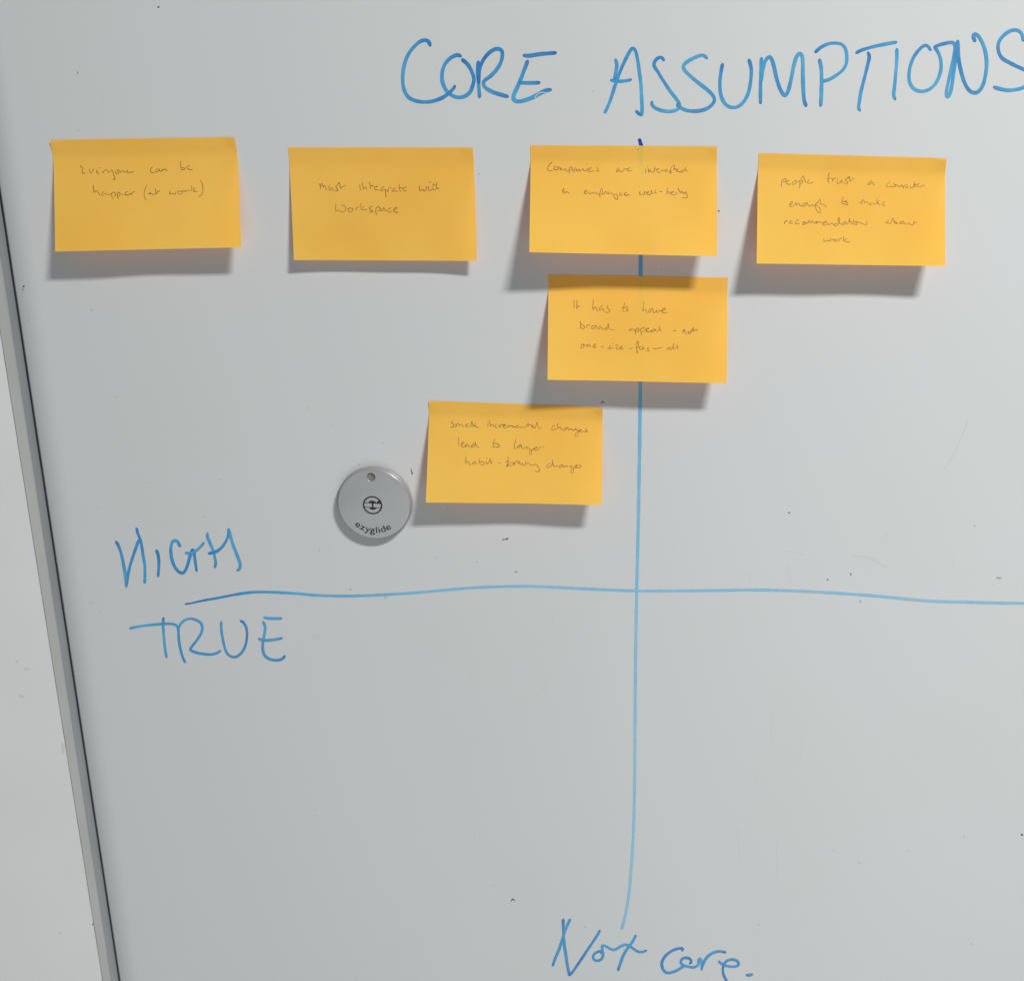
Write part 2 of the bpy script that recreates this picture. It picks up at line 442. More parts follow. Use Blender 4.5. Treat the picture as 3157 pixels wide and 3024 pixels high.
# ---------------------------------------------------------------- specks and scuffs
def blot(verts, faces, px, py, rx, ry, ang, place, lift):
    n = 9; ring = []
    ca, sa = math.cos(ang), math.sin(ang)
    for k in range(n):
        t = 2 * math.pi * k / n
        r = random.uniform(0.75, 1.15)
        x, y = rx * r * math.cos(t), ry * r * math.sin(t)
        ring.append(len(verts)); verts.append(place(px + x * ca - y * sa, py + x * sa + y * ca, lift))
    faces.append(tuple(ring))
dark = [(489, 23, 3.2, 2.6, 0), (73, 884, 4, 2.2, 1), (2433, 1580, 3, 2.4, .5), (2552, 1786.5, 2.3, 2.3, 0), (2623, 1769.5, 2.2, 3, 0), (2652, 1853.5, 1.8, 1.8, 0),
        (3151, 2572, 4, 2.6, .4), (2216, 651, 2.6, 2.4, 0), (1563, 1660.5, 5.5, 2.4, -.3), (1553, 1662.5, 6, 1.3, -.3), (1269, 1452, 1.2, 8, -.15), (1271, 1460, 2.2, 3, 0),
        (1578, 2773.5, 2, 4.5, .5), (1582, 2770.5, 4, 1.7, 0), (1585, 2774, 1.5, 3, -.2), (1855, 1240, 1.3, 4.2, .8), (1860, 1240, 1.3, 4.2, -.8), (1188, 1841, 1, 3.5, -.8),
        (1592, 1762, 4, 1.3, -.4), (1080.5, 1816.7, 1.8, 1.6, 0), (240, 225, 1, 4.2, -.15), (1967, 432, 1.2, 1.2, 0), (2393, 1818, 1.5, 1.3, 0), (286, 2849, 3, 4, 0.1)]
grey = [(245, 205), (318, 308), (242, 402), (90, 981), (283, 957), (873, 1219), (950, 1259), (1027, 1312), (1180, 1367), (1108, 1432), (461, 1488), (676, 1480), (629, 1595),
        (3005, 1621), (2733, 1650), (2331, 2403), (2698, 2543), (2797, 2622), (2650, 2657), (2994, 2909), (2338, 2953), (2818, 2321), (1021.5, 1697), (985, 1697),
        (1344, 1719), (1471, 1732), (1677, 2123), (1117, 2265), (980, 1961), (1704, 1915), (1575, 2786), (1100, 3013), (1522, 2729), (971, 2515), (1463, 2579), (1380, 1568),
        (2040, 832), (2269, 1105), (1245, 1628), (1347, 213), (1828, 282), (2973, 2578), (3138, 2298), (2570, 2620), (358, 1225), (302, 1565), (281, 1858), (310, 1890), (1452, 2080), (1804, 2855), (2180, 3010), (2340, 2850), (1478, 537)]
v, f = [], []
for px, py, rx, ry, an in dark:
    if (px, py) == (286, 2849): continue
    blot(v, f, px, py, rx, ry, an, on_board, 0.0012 if False else 0.0002)
sp = bpart('ink_specks', v, face_front(v, f), M_SPECK); tag(sp, 'tiny black ink specks scattered over the board', kind='stuff')
v, f = [], []
for px, py in grey:
    blot(v, f, px, py, random.uniform(1.2, 2.6), random.uniform(0.9, 1.5), random.uniform(-1, 1), on_board, 0.00019)
blot(v, f, 3081, 1781, 9, 2.2, .12, on_board, 0.00019)
sp = bpart('grey_specks', v, face_front(v, f), M_SPECKG); tag(sp, 'faint grey specks of old ink', kind='stuff')
v, f, q = [], [], []
for wd, s in ((3.2, (2300, 950, 2.287, "1562,785 1545,850 1525,900 1490,980 1440,1075 1395,1135")),
              (2.2, (2200, 1600, 2.048, "450,197 500,209 540,218 590,231|465,285 470,330 480,365 500,395|218,340 228,382 237,405|1525,240 1512,285 1498,325|547,1385 549,1450 553,1530")),
              (4.5, (2200, 1600, 2.048, "880,230 960,243 1010,264 1095,300|930,232 985,242 1040,262")),
              (3.5, (2200, 1600, 2.048, "366,1210 368,1300 369,1420")),
              (3.2, (2200, 2300, 2.048, "152,520 160,650 178,760|405,600 398,700 400,830"))):
    for st in parse(*s):
        n_stroke[0] += 1
        ribbon(v, f, q, smooth_path(st, 4), wd, on_board, 0.00003, taper=(0.3, 0.2))
sc_ = bpart('scuff_marks', v, face_front(v, f), M_SCUFF); tag(sc_, 'faint grey scuffs on the right half of the board', kind='stuff')

# stains on the wall
def on_wall(px, py, lift):
    return at(px, py, H + 0.0004 - lift)
v, f = [], []
for px, py, rx, ry, an in ((66, 2145, 11, 6, .2), (82, 2062, 9, 5, 0), (52, 2040, 6, 5, 0), (194, 2305, 6, 20, -.1), (186, 2875, 4, 5, 0)):
    blot(v, f, px, py, rx, ry, an, on_wall, 0.00008)
o = mesh_obj('wall_stains', v, face_front(v, f), M_STAIN, wall)
v, f = [], []
blot(v, f, 286, 2849, 3, 4, 0.1, on_wall, 0.0003)
mesh_obj('wall_speck', v, face_front(v, f), M_SPECKG, wall)

# ================================================================ sticky notes
def lift_curve(t):
    t = max(0.0, (t - 0.13) / 0.87)
    return t * t / (t + 0.07) * 1.07
class Note:
    def __init__(s, label, TL, TR, BR, BL, hL, hR, bow=0.0, curlTR=0.0, curlTL=0.0, wave=0.0):
        s.c = [at(*TL, -0.0003), at(*TR, -0.0003), at(*BR, -hR), at(*BL, -hL)]
        s.hL, s.hR, s.bow, s.ctr, s.ctl, s.wave = hL, hR, bow, curlTR, curlTL, wave
        s.ph = [random.uniform(0, 6.28) for _ in range(4)]
        s.org = (s.c[0] + s.c[1]) / 2; s.org.y = 0
        s.root = empty('sticky_note', s.org)
        tag(s.root, label, 'sticky note', 'orange sticky notes on the whiteboard')
        s.build()
    def P(s, u, v):
        a = s.c[0].lerp(s.c[1], u); b = s.c[3].lerp(s.c[2], u)
        p = a.lerp(b, v)
        h = s.hL + (s.hR - s.hL) * u
        y = 0.00025 + (h - 0.00025) * lift_curve(v) + s.bow * 4 * u * (1 - u) * v * v
        y += 0.5 * s.wave * (math.sin(u * 6.1 + 2.3 * v + s.ph[0]) + 0.6 * math.sin(u * 11.7 - 3.1 * v + s.ph[1])) * max(0.0, v - 0.1) * 1.3
        r = math.hypot((1 - u) / 0.075, v / 0.13)
        if s.ctr and r < 1: y += s.ctr * (1 - r) ** 1.6; p.z -= s.ctr * 0.75 * (1 - r) ** 1.6; p.x -= s.ctr * 0.2 * (1 - r) ** 1.6
        r = math.hypot(u / 0.07, v / 0.13)
        if s.ctl and r < 1: y += s.ctl * (1 - r) ** 1.6; p.z -= s.ctl * 0.5 * (1 - r) ** 1.6
        p.y = -y
        return p
    def build(s):
        nu, nv = 48, 40
        vs, fs = [], []
        for j in range(nv + 1):
            for i in range(nu + 1):
                vs.append(s.P(i / nu, (j / nv) ** 1.15))
        W = nu + 1
        for j in range(nv):
            for i in range(nu):
                a = j * W + i
                fs.append((a, a + W, a + W + 1, a + 1))
        mesh_obj('paper', vs, fs, M_PAPER, s.root, s.org, True)
    def uv(s, px, py):
        u, v = 0.5, 0.5
        for _ in range(7):
            x, y = seen(s.P(u, v)); e = 1e-3
            xu, yu = seen(s.P(u + e, v)); xv, yv = seen(s.P(u, v + e))
            a, b, c, d = (xu - x) / e, (xv - x) / e, (yu - y) / e, (yv - y) / e
            det = a * d - b * c
            dx, dy = px - x, py - y
            u += (d * dx - b * dy) / det; v += (a * dy - c * dx) / det
            u = min(1.05, max(-0.05, u)); v = min(1.05, max(0.02, v))
            if abs(dx) + abs(dy) < 0.02: break
        return u, v
    def place(s, px, py, lift):
        p = s.P(*s.uv(px, py)); p.y -= lift
        return p
    def write(s, lines, width=1.9):
        k = 0
        for label, groups in lines:
            vs, fs, q = [], [], []
            for ox, oy, sc, txt in groups:
                for st in parse(ox, oy, sc, txt):
                    k += 1
                    ribbon(vs, fs, q, smooth_path(st, 1.8), width * random.uniform(0.85, 1.12), s.place, 0.00005 + 0.00002 * (k % 4),
                           taper=(0.9, 0.55), wob=0.14)
            tag(ink_object('handwriting', vs, fs, q, M_PEN, s.root, s.org), label)

n1 = Note('orange sticky note reading Everyone can be happier, nearest the black board edge',
          (155, 432), (725, 422), (744, 763), (170, 776), 0.0165, 0.0155, -0.0005, 0.0012, 0.001, 0.0006)
a, b = (230, 490, 9.8), (430, 490, 9.3333)
n1.write([
 ('handwritten line Everyone can be', [a + ("200,200 172,245 200,258 245,255 255,290 235,360 228,420 260,442 330,440|440,315 455,380 490,435 515,435 540,360 570,320 600,325|690,340 668,375 680,425 745,438|735,275 785,282|"
  "840,380 865,425 885,390 920,340 970,335 1000,380 1025,408 1070,400 1110,350 1130,340 1160,400 1190,500 1220,590 1215,635 1160,605|"
  "1245,400 1225,395 1250,445 1300,460 1335,440 1330,400 1290,370 1280,345 1320,330 1355,350 1380,425 1410,375 1450,365 1500,400 1560,400 1590,360 1605,330 1585,370 1600,405 1660,415 1790,385",),
  b + ("375,230 330,290 325,370 360,405 430,395|545,270 480,330 460,375 510,375 560,330 575,290 575,330 610,365 650,345 665,300 665,340 700,310 735,300 770,325 805,345|"
  "1185,80 1185,180 1190,270|1195,275 1250,258 1300,275 1300,310 1250,322 1200,315|1430,190 1360,235 1365,270 1420,310 1530,320",)]),
 ('handwritten line happier (at work)', [a + ("565,800 575,900 585,1020 620,985 650,965 690,985 740,1060 780,1110|890,990 830,1050 810,1100 860,1100 950,1040 980,1090 1040,1085 1100,1050 1115,1100 1150,1215|"
  "1120,1060 1160,1015 1200,1010 1235,1070 1220,1125 1190,1130|1280,1060 1300,1140 1325,1210|1285,1080 1330,1015 1370,1050 1375,1090 1340,1120|1420,1070 1460,1080|"
  "1600,990 1540,1025 1515,1070 1540,1100 1620,1085 1700,1065 1715,1100|1710,1085 1745,1025 1830,990",),
  b + ("205,760 165,860 140,980 140,1080 170,1160 220,1190|320,970 265,1015 340,1000 380,1035 440,1020 470,1000|455,860 470,930 485,1005 530,950 590,915|880,930 870,1015 920,1010 950,990 990,1020 1035,1015 1045,950|"
  "1100,945 1115,1000 1170,1025 1230,1000 1240,950 1180,930 1110,945 1220,930 1310,930 1335,970|1330,935 1380,910 1440,925|1495,770 1490,850 1490,930|1530,860 1580,840 1580,870 1545,920 1570,940 1650,940|"
  "1745,620 1800,700 1825,820 1820,950 1780,1040 1700,1090",)])])

n2 = Note('orange sticky note reading Must integrate with Workspace, below the letter C of the heading',
          (888, 455), (1459, 455), (1470, 805), (906, 802), 0.0080, 0.0090, -0.0018, 0.0008, 0, 0.0005)
a, b = (960, 540, 9.8), (1150, 540, 8.909)
n2.write([
 ('handwritten line Must integrate with', [a + ("245,260 270,340 278,430|280,350 300,270 330,265 350,320 360,370 390,310 410,330 440,410 480,480|530,320 545,420 575,465 610,380 640,430 690,500|800,300 750,340 745,380 790,430 795,470 750,492 725,470|"
  "800,290 845,220 860,310 885,410 930,360 1030,320|1462,300 1470,380 1490,455|1545,230 1555,330 1570,440|1575,430 1605,370 1640,370 1660,410 1690,440|1750,220 1775,310 1790,425|1780,330 1840,330 1880,340",),
  b + ("60,330 120,300 100,325 40,350 45,390 80,410 150,405|310,325 250,355 200,430 240,435 300,400 335,400|335,405 345,500 360,620|340,410 380,420 415,465 415,400 450,355 510,350|"
  "620,355 560,395 525,445 580,450 610,425 650,455 690,430|725,255 720,350 740,420 760,465|710,365 780,355 820,365|905,330 840,355 825,390 850,430 920,435|"
  "1285,300 1275,380 1290,435 1370,395 1410,440 1450,430 1465,350 1450,330 1540,340 1520,380 1530,420 1590,420 1640,385|1535,200 1600,198|1670,220 1650,310 1650,385 1690,415 1730,385|1645,270 1730,280|1755,200 1750,290 1750,375 1800,360 1825,365",)]),
 ('handwritten word Workspace', [a + ("740,870 735,980 738,1085 790,1065 830,1060 880,1095 940,1122 990,1100 1030,1040 1030,970 990,925 945,912 910,945|1095,1015 1180,1000 1250,1015 1265,1050 1220,1095 1140,1105 1110,1070 1115,1020|"
  "1350,1000 1360,1080|1355,1010 1390,975 1440,970|1500,860 1500,960 1490,1055|1585,945 1540,1030 1560,1060 1620,1050 1680,1040|1830,940 1760,985 1745,1010 1800,1050 1860,1090 1845,1115 1750,1115",),
  b + ("85,900 80,1000 95,1095|85,905 140,870 180,890 190,940 170,980 125,995|310,900 240,930 210,985 260,980 300,935 330,950 365,1010|500,900 420,940 405,990 440,1015 520,995|560,970 640,930 655,895 610,895 570,950 575,1000 620,1025 695,1025",)])])

n3 = Note('orange sticky note reading Companies are interested, over the top of the vertical line',
          (1635, 448), (2212, 451), (2211, 791), (1632, 778), 0.0225, 0.0195, -0.0012, 0.0008, 0, 0.0006)
a, b, c = (1670, 490, 10.316), (1840, 490, 12.25), (1960, 490, 10.889)
n3.write([
 ('handwritten line Companies are interested', [a + ("325,120 260,170 205,260 188,330 215,380 270,388 345,365|430,240 395,300 395,345 450,355 510,345 540,310 510,270 460,265|570,250 590,310 595,380 610,310 630,290 650,340 690,365 735,325 755,320 780,370 830,405 865,370|"
  "880,340 885,420 890,490|870,360 890,290 940,265 980,280 975,340 920,365|1090,275 1020,350 995,400 1040,400 1100,330 1120,330 1110,390 1150,380 1190,330 1210,400 1260,370 1310,320 1340,370 1380,390 1420,370|1450,300 1440,380|1435,155 1438,190|"
  "1500,340 1560,320 1580,280 1530,295 1485,340 1490,395 1540,412 1620,395 1660,360|1765,270 1765,300 1820,370 1810,402 1720,385",),
  b + ("820,340 760,420 735,480 760,495 820,430 850,385 840,440 880,490 930,485 970,490|975,500 985,450 1020,405 1130,380 1200,380 1255,335 1190,385 1155,420 1165,460 1220,470 1340,435",),
  c + ("345,340 335,420 335,490|410,245 400,285|430,340 435,400 435,460|440,450 480,380 500,400 515,455 560,455 600,420|650,260 630,350 625,460|630,350 690,350 720,360|740,365 790,340 740,350 715,395 725,445 770,465 830,445|"
  "875,375 870,440 890,400 960,385 1030,380 1070,350 1010,375 980,410 1000,435 1060,435 1130,415|1140,480 1160,400 1200,290 1250,230 1300,230 1295,300 1280,390|1165,400 1200,480 1145,485|1275,340 1340,345 1400,360|"
  "1380,365 1440,350 1370,375 1365,410 1400,435 1500,440|1600,365 1540,400 1500,440 1540,462 1600,430 1650,360 1670,260|1655,340 1690,390 1750,425",)]),
 ('handwritten line in employee well-being', [a + ("660,990 668,1040 680,1090|695,935 700,1010 735,1100 770,1050 800,1045 840,1080 890,1105|1350,1075 1420,1040 1435,1010 1400,1005 1355,1060 1365,1110 1430,1105 1490,1060 1510,1065 1525,1115 1570,1110 1610,1070 1640,1100 1700,1070 1730,1080 1780,1125 1830,1125",),
  b + ("130,1460 105,1370 130,1260 150,1160 185,1120 205,1180 215,1290 190,1350 140,1345|225,1335 280,1320 320,1240|320,1250 400,1260 480,1310 420,1325 340,1300|525,1265 570,1330 650,1355 720,1340 750,1320 770,1400 795,1500 770,1540 700,1500 650,1440 640,1380|"
  "850,1320 930,1280 860,1310 850,1365 900,1380 970,1375|1050,1310 1135,1265 1060,1310 1035,1345 1080,1380 1180,1370 1245,1360",),
  c + ("145,1090 135,1190 210,1195 280,1200 290,1130 280,1115 340,1120 390,1130|400,1140 450,1110 390,1125 370,1170 400,1205 470,1205 530,1160|530,1150 550,1070 525,1060 530,1130 560,1170 620,1150 650,1110 670,1040 650,1110 670,1150 715,1165|800,1105 890,1100|"
  "1065,970 1050,1060 1040,1160|1045,1120 1110,1110 1160,1140 1130,1165 1060,1165|1190,1160 1260,1130 1270,1105 1220,1110 1180,1150 1210,1200 1270,1220 1340,1190 1380,1130 1380,1180|"
  "1420,990 1460,1080 1510,1140 1540,1090 1570,1130 1620,1160 1670,1130 1690,1110 1650,1120|1680,1140 1730,1230 1735,1290 1680,1312 1560,1312",)])])
v, f = [], []
blot(v, f, 1967.5, 461.5, 2.2, 1.8, 0.2, n3.place, 0.00012)
mesh_obj('ink_dot', v, face_front(v, f), M_PEN, n3.root, n3.org)

n4 = Note('orange sticky note reading people trust a computer enough, rightmost of the upper row',
          (2340, 472), (2919, 488), (2915, 821), (2333, 813), 0.0190, 0.0185, -0.0012, 0.0009, 0, 0.0006)
a, b, c, d = (2390, 520, 7.84), (2630, 520, 8.167), (2400, 660, 8.167), (2620, 660, 8.167)
n4.write([
 ('handwritten line people trust a computer', [a + ("155,290 150,370 148,450|155,300 200,260 250,245 270,270 240,320 180,325|280,315 340,290 290,305 270,345 310,380 380,375|500,290 430,330 410,375 450,385 510,350 530,310 490,310|585,300 600,370 585,475|570,305 620,295 655,290 660,330 620,370|"
  "620,260 680,180 700,240 740,345|790,310 830,270 785,320 800,355 860,355 920,330|1305,110 1280,210 1280,300 1310,350|1250,250 1330,235 1380,250|1385,250 1390,320|1390,300 1420,245 1475,235|1515,245 1495,330 1520,375 1570,340 1610,280 1615,340 1635,355|"
  "1790,220 1720,240 1695,270 1740,310 1755,350 1720,380 1690,370 1690,330|1730,240 1795,200 1800,260 1815,320 1840,270 1890,245",),
  b + ("470,300 420,340 380,400 400,410 490,350 510,400 540,435|930,340 870,390 835,455 870,465 920,455|955,430 950,460 1010,465 1070,440 1050,400 1020,385|1060,410 1110,420 1140,440 1160,470 1200,440 1215,410 1240,450 1265,460|1260,440 1265,515|1265,460 1310,420 1370,420 1360,460 1310,475 1390,485|"
  "1440,440 1450,490 1500,490 1535,440|1545,340 1545,420 1560,470|1520,410 1600,410|1610,410 1670,380 1600,410 1610,450 1690,460 1740,435 1810,425",)]),
 ('handwritten line enough to make', [a + ("360,880 410,840 405,795 370,830 350,890 370,920 430,910 490,850|495,815 510,890 540,850 570,840 590,880 620,910 660,900|780,830 700,850 660,900 690,915 740,890 770,840 800,890 830,915 870,890 895,870 905,905 945,915|"
  "950,890 985,855 1040,800 1080,745 1090,800 1095,855 1150,865 1200,890 1250,930|955,885 1010,895 1060,940 1095,1010 1090,1070 1050,1070 1000,1010 975,940 970,890|1645,680 1620,770 1605,830 1625,860 1670,850 1710,880 1750,880 1755,850 1720,815 1680,800|1605,805 1680,795 1740,780",),
  b + ("205,820 195,900|200,890 240,800 270,800 290,860 310,860 350,830 380,880|460,860 420,880 400,910 440,915 510,870 530,900 570,890|600,750 600,830 605,900|660,820 615,860 640,900 700,910|740,880 800,835 760,860 735,900 770,930 830,930",)]),
 ('handwritten line recommendations about', [c + ("160,190 150,260|155,240 180,175 210,170 235,190|280,210 335,165 290,190 275,230 310,240 370,235|510,145 450,180 425,235 460,255 530,235|610,190 680,215 740,235|680,215 630,230 605,265 640,275 690,240 670,205|745,235 760,170 800,215 815,235|810,235 850,175 880,210 920,235 945,200|"
  "945,180 960,250|960,230 980,190 1000,215 1050,190 1090,225 1120,240|1130,235 1210,210 1200,185 1150,200 1115,250 1140,285 1200,275 1250,230|1245,235 1270,280 1310,250 1350,240 1390,275|1480,240 1420,245 1400,285 1440,300 1500,260 1535,190 1535,110 1505,105 1500,160 1530,230 1580,255|"
  "1690,190 1620,225 1600,270 1650,260 1700,215 1705,265 1740,240 1770,170 1785,110|1785,112 1800,170 1800,250|1760,190 1820,180|1830,190 1870,260",),
  d + ("92,130 100,200 130,265 170,275 190,250 165,220 130,190|120,185 200,210 240,205 300,240 370,265 420,275 435,230 410,170|990,165 930,195 905,230 960,225 1020,245 1050,190 1080,105 1100,150 1130,185 1180,215 1195,240 1150,240 1105,205|"
  "1320,195 1260,210 1255,240 1310,245 1350,230 1350,190 1280,195|1350,185 1390,250 1440,255 1490,220 1500,250 1550,275 1600,260 1615,180|1615,240 1640,215 1700,212",)]),
 ('handwritten word work', [c + ("1140,625 1150,695 1200,680 1240,665 1290,690 1320,670 1315,630 1285,615|1350,650 1420,635 1470,655 1465,685 1420,690 1390,665 1390,640|1520,640 1525,700|1520,650 1550,615 1600,620|1645,560 1640,630 1635,690|1720,625 1660,655 1680,690 1740,705 1800,710",)])], 1.8)

n5 = Note('orange sticky note reading It has to have broad appeal, its top in shadow',
          (1690, 847), (2245, 856), (2240, 1182), (1688, 1171), 0.0197, 0.0176, -0.0010, 0, 0, 0.0006)
a, b = (1750, 910, 9.878), (1910, 910, 7.538)
n5.write([
 ('handwritten line It has to have', [a + ("195,170 198,290 197,405|285,165 283,290 285,430|275,385 320,355 375,325|772,140 780,220 768,330 768,440|770,435 810,380 850,370 880,430 920,505|1060,315 990,370 960,440 1000,450 1080,400 1090,460 1120,490|1215,320 1205,350 1220,400 1280,470 1280,510 1210,530 1150,520",),
  b + ("125,170 100,260 80,340 95,385 140,370 180,345 200,365 160,370|55,300 130,285 210,260|160,295 190,330 205,360|560,155 558,250 540,370|545,365 590,340 615,350 635,430|760,300 700,330 675,385 710,395 770,320 790,390 800,415 840,390 860,350 870,400 900,405 915,355|915,360 980,365 1040,345 1070,310 1030,310 985,360 990,400 1040,415 1110,405",)]),
 ('handwritten line broad appeal - not', [a + ("385,800 400,880 390,960 410,1005 470,1020 515,995 500,940 450,900 400,890|585,920 570,960 580,1000|575,940 610,910 650,905 710,930|800,925 740,970 720,1015 770,1020 850,990 885,945 850,925 770,935|1010,945 940,970 920,1020 960,1030 1030,990 1050,1000 1090,1060|"
  "1200,980 1150,1010 1135,1050 1180,1050 1230,980 1250,910 1235,870 1225,920 1245,990 1300,1040 1430,1060",),
  b + ("275,770 220,825 290,800 340,800 365,850 375,910|365,830 400,775 440,780 455,820 430,845 390,845|495,770 495,850 515,925|500,800 540,760 590,770 590,820 550,850 520,850|620,810 680,785 665,765 625,800 630,850 690,855 740,820|830,790 760,810 730,850 790,840 835,800 850,845 900,835 925,790 930,720 935,790 970,845|"
  "1255,828 1310,822|1475,810 1470,890|1475,870 1510,800 1530,880 1560,885|1640,840 1600,860 1600,895 1640,890 1665,860 1640,840|1660,860 1720,750 1710,830 1760,815 1820,805",)]),
 ('handwritten line one-size-fits-all', [a + ("490,1495 430,1510 408,1570 415,1615 450,1620 490,1580 495,1530 440,1490 520,1530 570,1530 595,1580 610,1530 635,1490 670,1540 720,1585|770,1570 840,1545 860,1500 820,1490 780,1540 790,1590 880,1595|1015,1575 1105,1563|1280,1540 1275,1580 1330,1620 1300,1635 1210,1620|"
  "1365,1590 1390,1640|1365,1470 1385,1500|1455,1525 1535,1525 1510,1570 1470,1630 1510,1645 1590,1635|1590,1605 1680,1555 1610,1580 1590,1610 1630,1635 1700,1632",),
  b + ("215,1245 310,1235|440,1180 430,1080 405,1080 400,1180 405,1290 425,1340 405,1340 410,1280|385,1225 440,1210 470,1250|450,1210 500,1195|460,1255 520,1265 545,1180|545,1182 550,1245 590,1245|690,1215 640,1245 680,1280 690,1300 630,1300|780,1245 870,1243 920,1230 980,1228|"
  "1160,1205 1110,1240 1100,1275 1140,1250 1170,1215 1180,1270 1210,1260 1245,1200 1265,1120 1250,1180 1260,1250 1300,1240 1330,1200 1345,1160 1350,1220 1365,1265",)])])

n6 = Note('orange sticky note reading small incremental changes, lowest, right of the metal disc',
          (1322, 1235), (1859, 1255), (1855, 1557), (1313, 1549), 0.0178, 0.0168, -0.0010, 0.0018, 0.0008, 0.0006)
a, b = (1370, 1280, 8.909), (1570, 1280, 7.538)
n6.write([
 ('handwritten line small incremental changes', [a + ("235,165 195,185 200,210 255,260 255,310 175,340|320,240 315,345|318,330 345,260 375,220 400,260 415,300 450,260 480,255 530,335|660,240 590,275 575,310 640,310 710,310 740,280 755,165 770,240 790,300 830,290 850,220 840,280 880,325 950,335|1197,215 1198,320|"
  "1235,145 1255,230 1275,310|1275,300 1310,250 1340,280 1380,320|1440,240 1400,280 1390,320 1430,345 1460,335|1500,270 1520,345|1520,335 1545,265 1600,260 1680,262|1620,300 1690,260 1620,275 1610,320 1650,345 1720,330 1750,280 1760,310 1780,330|1770,320 1820,280 1880,320 1930,325",),
  b + ("60,245 130,275 150,280|155,275 200,240 220,235 180,245 160,280 190,295 240,275 255,260 270,290 320,270 350,290 380,270 440,190|445,185 435,260|440,235 500,225 550,235|570,245 520,270 560,285 600,300 640,170 660,240 690,290 745,300|"
  "1050,235 1000,280 990,335 1030,345 1100,310|1135,175 1120,250 1135,300 1180,270 1210,320 1240,345|1330,280 1270,320 1265,350 1310,345 1360,285 1380,340 1430,320 1470,340 1510,360|1560,310 1520,325 1530,345 1570,330 1590,340 1605,420 1580,490 1530,485 1540,430 1590,370|"
  "1610,370 1680,340 1640,340 1620,370 1660,390 1740,375|1790,310 1775,330 1820,375 1790,385 1740,378",)]),
 ('handwritten line lead to larger', [a + ("385,610 397,720 397,840|480,810 540,750 500,740 460,800 480,860 540,875 600,830|650,775 590,810 570,855 630,840 660,830 690,880|820,780 740,840 730,875 780,875 840,820 855,720 855,790 900,860 945,885|1385,655 1350,760 1335,860 1360,885 1420,870 1470,885 1510,850 1480,800 1430,775 1340,775",),
  b + ("155,550 130,650 120,740 145,790|280,690 210,710 180,755 220,755 280,700 290,760 330,780 370,740|440,725 390,750 400,775 460,770 510,815 525,870 495,910 465,890 475,840 530,800 570,790|575,790 640,760 650,740 600,745 570,780 590,815 650,815 690,790 700,755 760,745 820,745",)]),
 ('handwritten line habit-forming changes', [a + ("590,1145 588,1240 580,1330|582,1310 640,1270 670,1290 720,1385|860,1265 790,1290 765,1335 820,1325 860,1300 890,1360|955,1195 960,1280|960,1280 1050,1280 1105,1330 1080,1360 1010,1355 975,1320 960,1280|1150,1270 1165,1325 1195,1335 1240,1260 1260,1195 1275,1280 1300,1350|1155,1185 1180,1190|1270,1285 1325,1265|1485,1315 1545,1310|"
  "1745,1150 1755,1250 1745,1370 1720,1420 1710,1390 1740,1340|1695,1290 1740,1255|1790,1305 1885,1300 1880,1360 1830,1385 1770,1370 1760,1340",),
  b + ("90,1100 125,1150|125,1140 150,1080 200,1070 225,1140|225,1130 240,1080 270,1150 310,1120 320,1150 380,1175|370,1075 390,1145 430,1100 460,1120 510,1165 580,1150 620,1145 670,1200 705,1270 695,1305 640,1312 595,1300|"
  "950,1120 890,1160 875,1200 910,1215 980,1180 1005,1110 1005,1040 1015,1130 1050,1195 1100,1170 1130,1190|1240,1150 1170,1170 1160,1210 1200,1215 1240,1160 1270,1210 1320,1175 1370,1200|1470,1170 1400,1195 1420,1210 1480,1220 1500,1270 1480,1340 1435,1330 1440,1280 1500,1230|"
  "1530,1200 1590,1165 1560,1160 1525,1200 1550,1225 1610,1215|1620,1150 1650,1170 1665,1190 1640,1220 1600,1215",)])], 1.8)

# ================================================================ the round metal disc
HD = 0.0063
cc = at(1152.3, 1555, -HD)
R = (at(1264.6, 1555, -HD) - cc).length
disc = empty('metal_disc', (cc.x, 0, cc.z))
tag(disc, 'round silver metal disc with a black emblem, left of the lowest note', 'disc')
UNIT = R / 655.0                                  # one step of the detail survey
bm = bmesh.new()
NS = 96
prof = [(1.0, 0.0), (1.022, 0.0004), (1.03, 0.0012), (1.03, 0.0028), (1.022, 0.0034), (1.004, 0.0036), (1.0, 0.0040), (1.0, HD - 0.0012), (0.996, HD - 0.00065), (0.987, HD - 0.00025), (0.974, HD - 0.00004), (0.966, HD)]
rings = []
for r, y in prof:
    rings.append([bm.verts.new((R * r * math.cos(2 * math.pi * k / NS), -y, R * r * math.sin(2 * math.pi * k / NS))) for k in range(NS)])
for a_, b_ in zip(rings, rings[1:]):
    for k in range(NS):
        fc = bm.faces.new((a_[k], b_[k], b_[(k + 1) % NS], a_[(k + 1) % NS])); fc.smooth = True
bm.faces.new(rings[0])
hx, hz, hr = -20 * UNIT, 506 * UNIT, 80 * UNIT
NH = 40
top = [bm.verts.new(v_.co) for v_ in rings[-1]]
hole = [bm.verts.new((hx + hr * math.cos(2 * math.pi * k / NH), -HD, hz + hr * math.sin(2 * math.pi * k / NH))) for k in range(NH)]
low = [bm.verts.new((hx + 0.93 * hr * math.cos(2 * math.pi * k / NH), -HD + 0.0011, hz + 0.93 * hr * math.sin(2 * math.pi * k / NH))) for k in range(NH)]
es = []
for k in range(NH):
    es.append(bm.edges.new((hole[k], hole[(k + 1) % NH])))
    fc = bm.faces.new((hole[k], low[k], low[(k + 1) % NH], hole[(k + 1) % NH])); fc.smooth = True
top_edges = [bm.edges.new((top[k], top[(k + 1) % NS])) for k in range(NS)]
bmesh.ops.triangle_fill(bm, use_beauty=True, use_dissolve=False, edges=es + top_edges)
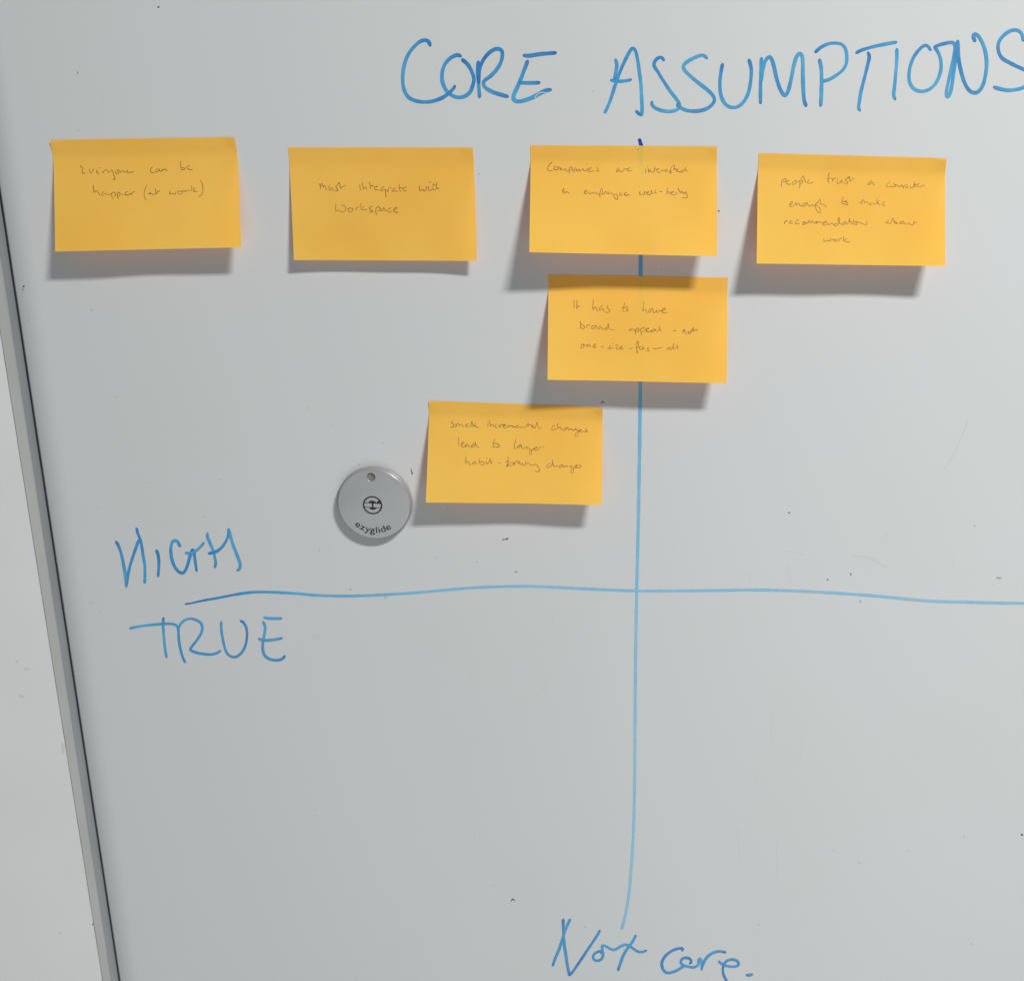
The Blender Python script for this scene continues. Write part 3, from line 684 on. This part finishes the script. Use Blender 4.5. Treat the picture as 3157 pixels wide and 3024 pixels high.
bmesh.ops.recalc_face_normals(bm, faces=bm.faces[:])
me = bpy.data.meshes.new('disc_body'); bm.to_mesh(me); bm.free()
body = link('disc_body', me, M_DISC, disc)
vs = [Vector((hx + 0.935 * hr * math.cos(2 * math.pi * k / NH), -HD + 0.00105, hz + 0.935 * hr * math.sin(2 * math.pi * k / NH))) for k in range(NH)]
vs.append(Vector((hx, -HD + 0.0014, hz)))
mesh_obj('recess', vs, face_front(vs, [(k, (k + 1) % NH, NH) for k in range(NH)]), M_RECESS, disc)
# emblem
ev, ef = [], []
YE = -HD - 0.00006
ex, ez = -22, -14
def ept(x, z, lift=0.0): return Vector(((ex + x) * UNIT, YE - lift, (ez + z) * UNIT))
n = 64
for k in range(n):
    t = 2 * math.pi * k / n
    ev += [ept(148 * math.cos(t), 144 * math.sin(t)), ept(176 * math.cos(t), 170 * math.sin(t))]
ef += [(2 * k, 2 * k + 1, (2 * k + 3) % (2 * n), (2 * k + 2) % (2 * n)) for k in range(n)]
def epoly(pts, lift):
    s = len(ev)
    ev.extend(ept(x, z, lift) for x, z in pts)
    ef.append(tuple(range(s, s + len(pts))))
epoly([(-156, 56), (156, 34), (156, 22), (-156, 44)], 0.00001)
epoly([(-150, -30), (158, -46), (156, -57), (-146, -41)], 0.00001)
epoly([(-14, 46), (16, 44), (16, -44), (-14, -42)], 0.00002)
epoly([(-72, 50)] + [(-4 + 70 * math.cos(t), 44 + 42 * math.sin(t)) for t in [math.pi * (1 - k / 12) for k in range(1, 12)]] + [(66, 36)], 0.00003)
epoly([(-70, -36)] + [(4 + 70 * math.cos(t), -40 - 46 * math.sin(t)) for t in [math.pi * (1 - k / 12) for k in range(1, 12)]] + [(74, -46)], 0.00003)
epoly([(62, 40), (90, 66), (118, 92), (150, 60), (156, 28)], 0.00004)
mesh_obj('emblem', ev, face_front(ev, ef), M_PRINT, disc)
# lettering along the lower rim
def letter_mesh(ch):
    cu = bpy.data.curves.new('glyph', 'FONT'); cu.body = ch; cu.size = 1.0; cu.offset = 0.012
    o = bpy.data.objects.new('glyph', cu); COL.objects.link(o)
    bpy.context.view_layer.update()
    dg = bpy.context.evaluated_depsgraph_get()
    m = bpy.data.meshes.new_from_object(o.evaluated_get(dg))
    vs_ = [tuple(v_.co) for v_ in m.vertices]; fs_ = [tuple(p.vertices) for p in m.polygons]
    bpy.data.objects.remove(o); bpy.data.curves.remove(cu); bpy.data.meshes.remove(m)
    return vs_, fs_
word = 'ezyglide'
glyphs = [letter_mesh(ch) for ch in word]
ext = [(min(p[0] for p in g[0]), max(p[0] for p in g[0])) for g in glyphs]
gaps = [.05, .03, -.05, .10, .11, .09, .07, 0]
total = sum(b_ - a_ for a_, b_ in ext) + sum(gaps)
size = 166.0
RB = 536.0
lv, lf = [], []
span = math.radians(77.6)
arc_per = span / total
pos = 0.0
for (gv, gf), (a_, b_), gap in zip(glyphs, ext, gaps):
    s = len(lv)
    for x, y, _z in gv:
        ang = -math.radians(44.0) + (pos + x - a_) * arc_per      # measured from straight down, left is negative
        r = RB - y * size
        lv.append(Vector((r * math.sin(ang) * UNIT, YE, -r * math.cos(ang) * UNIT)))
    lf += [tuple(s + k for k in q) for q in gf]
    pos += b_ - a_ + gap
mesh_obj('lettering', lv, face_front(lv, lf), M_PRINT, disc)
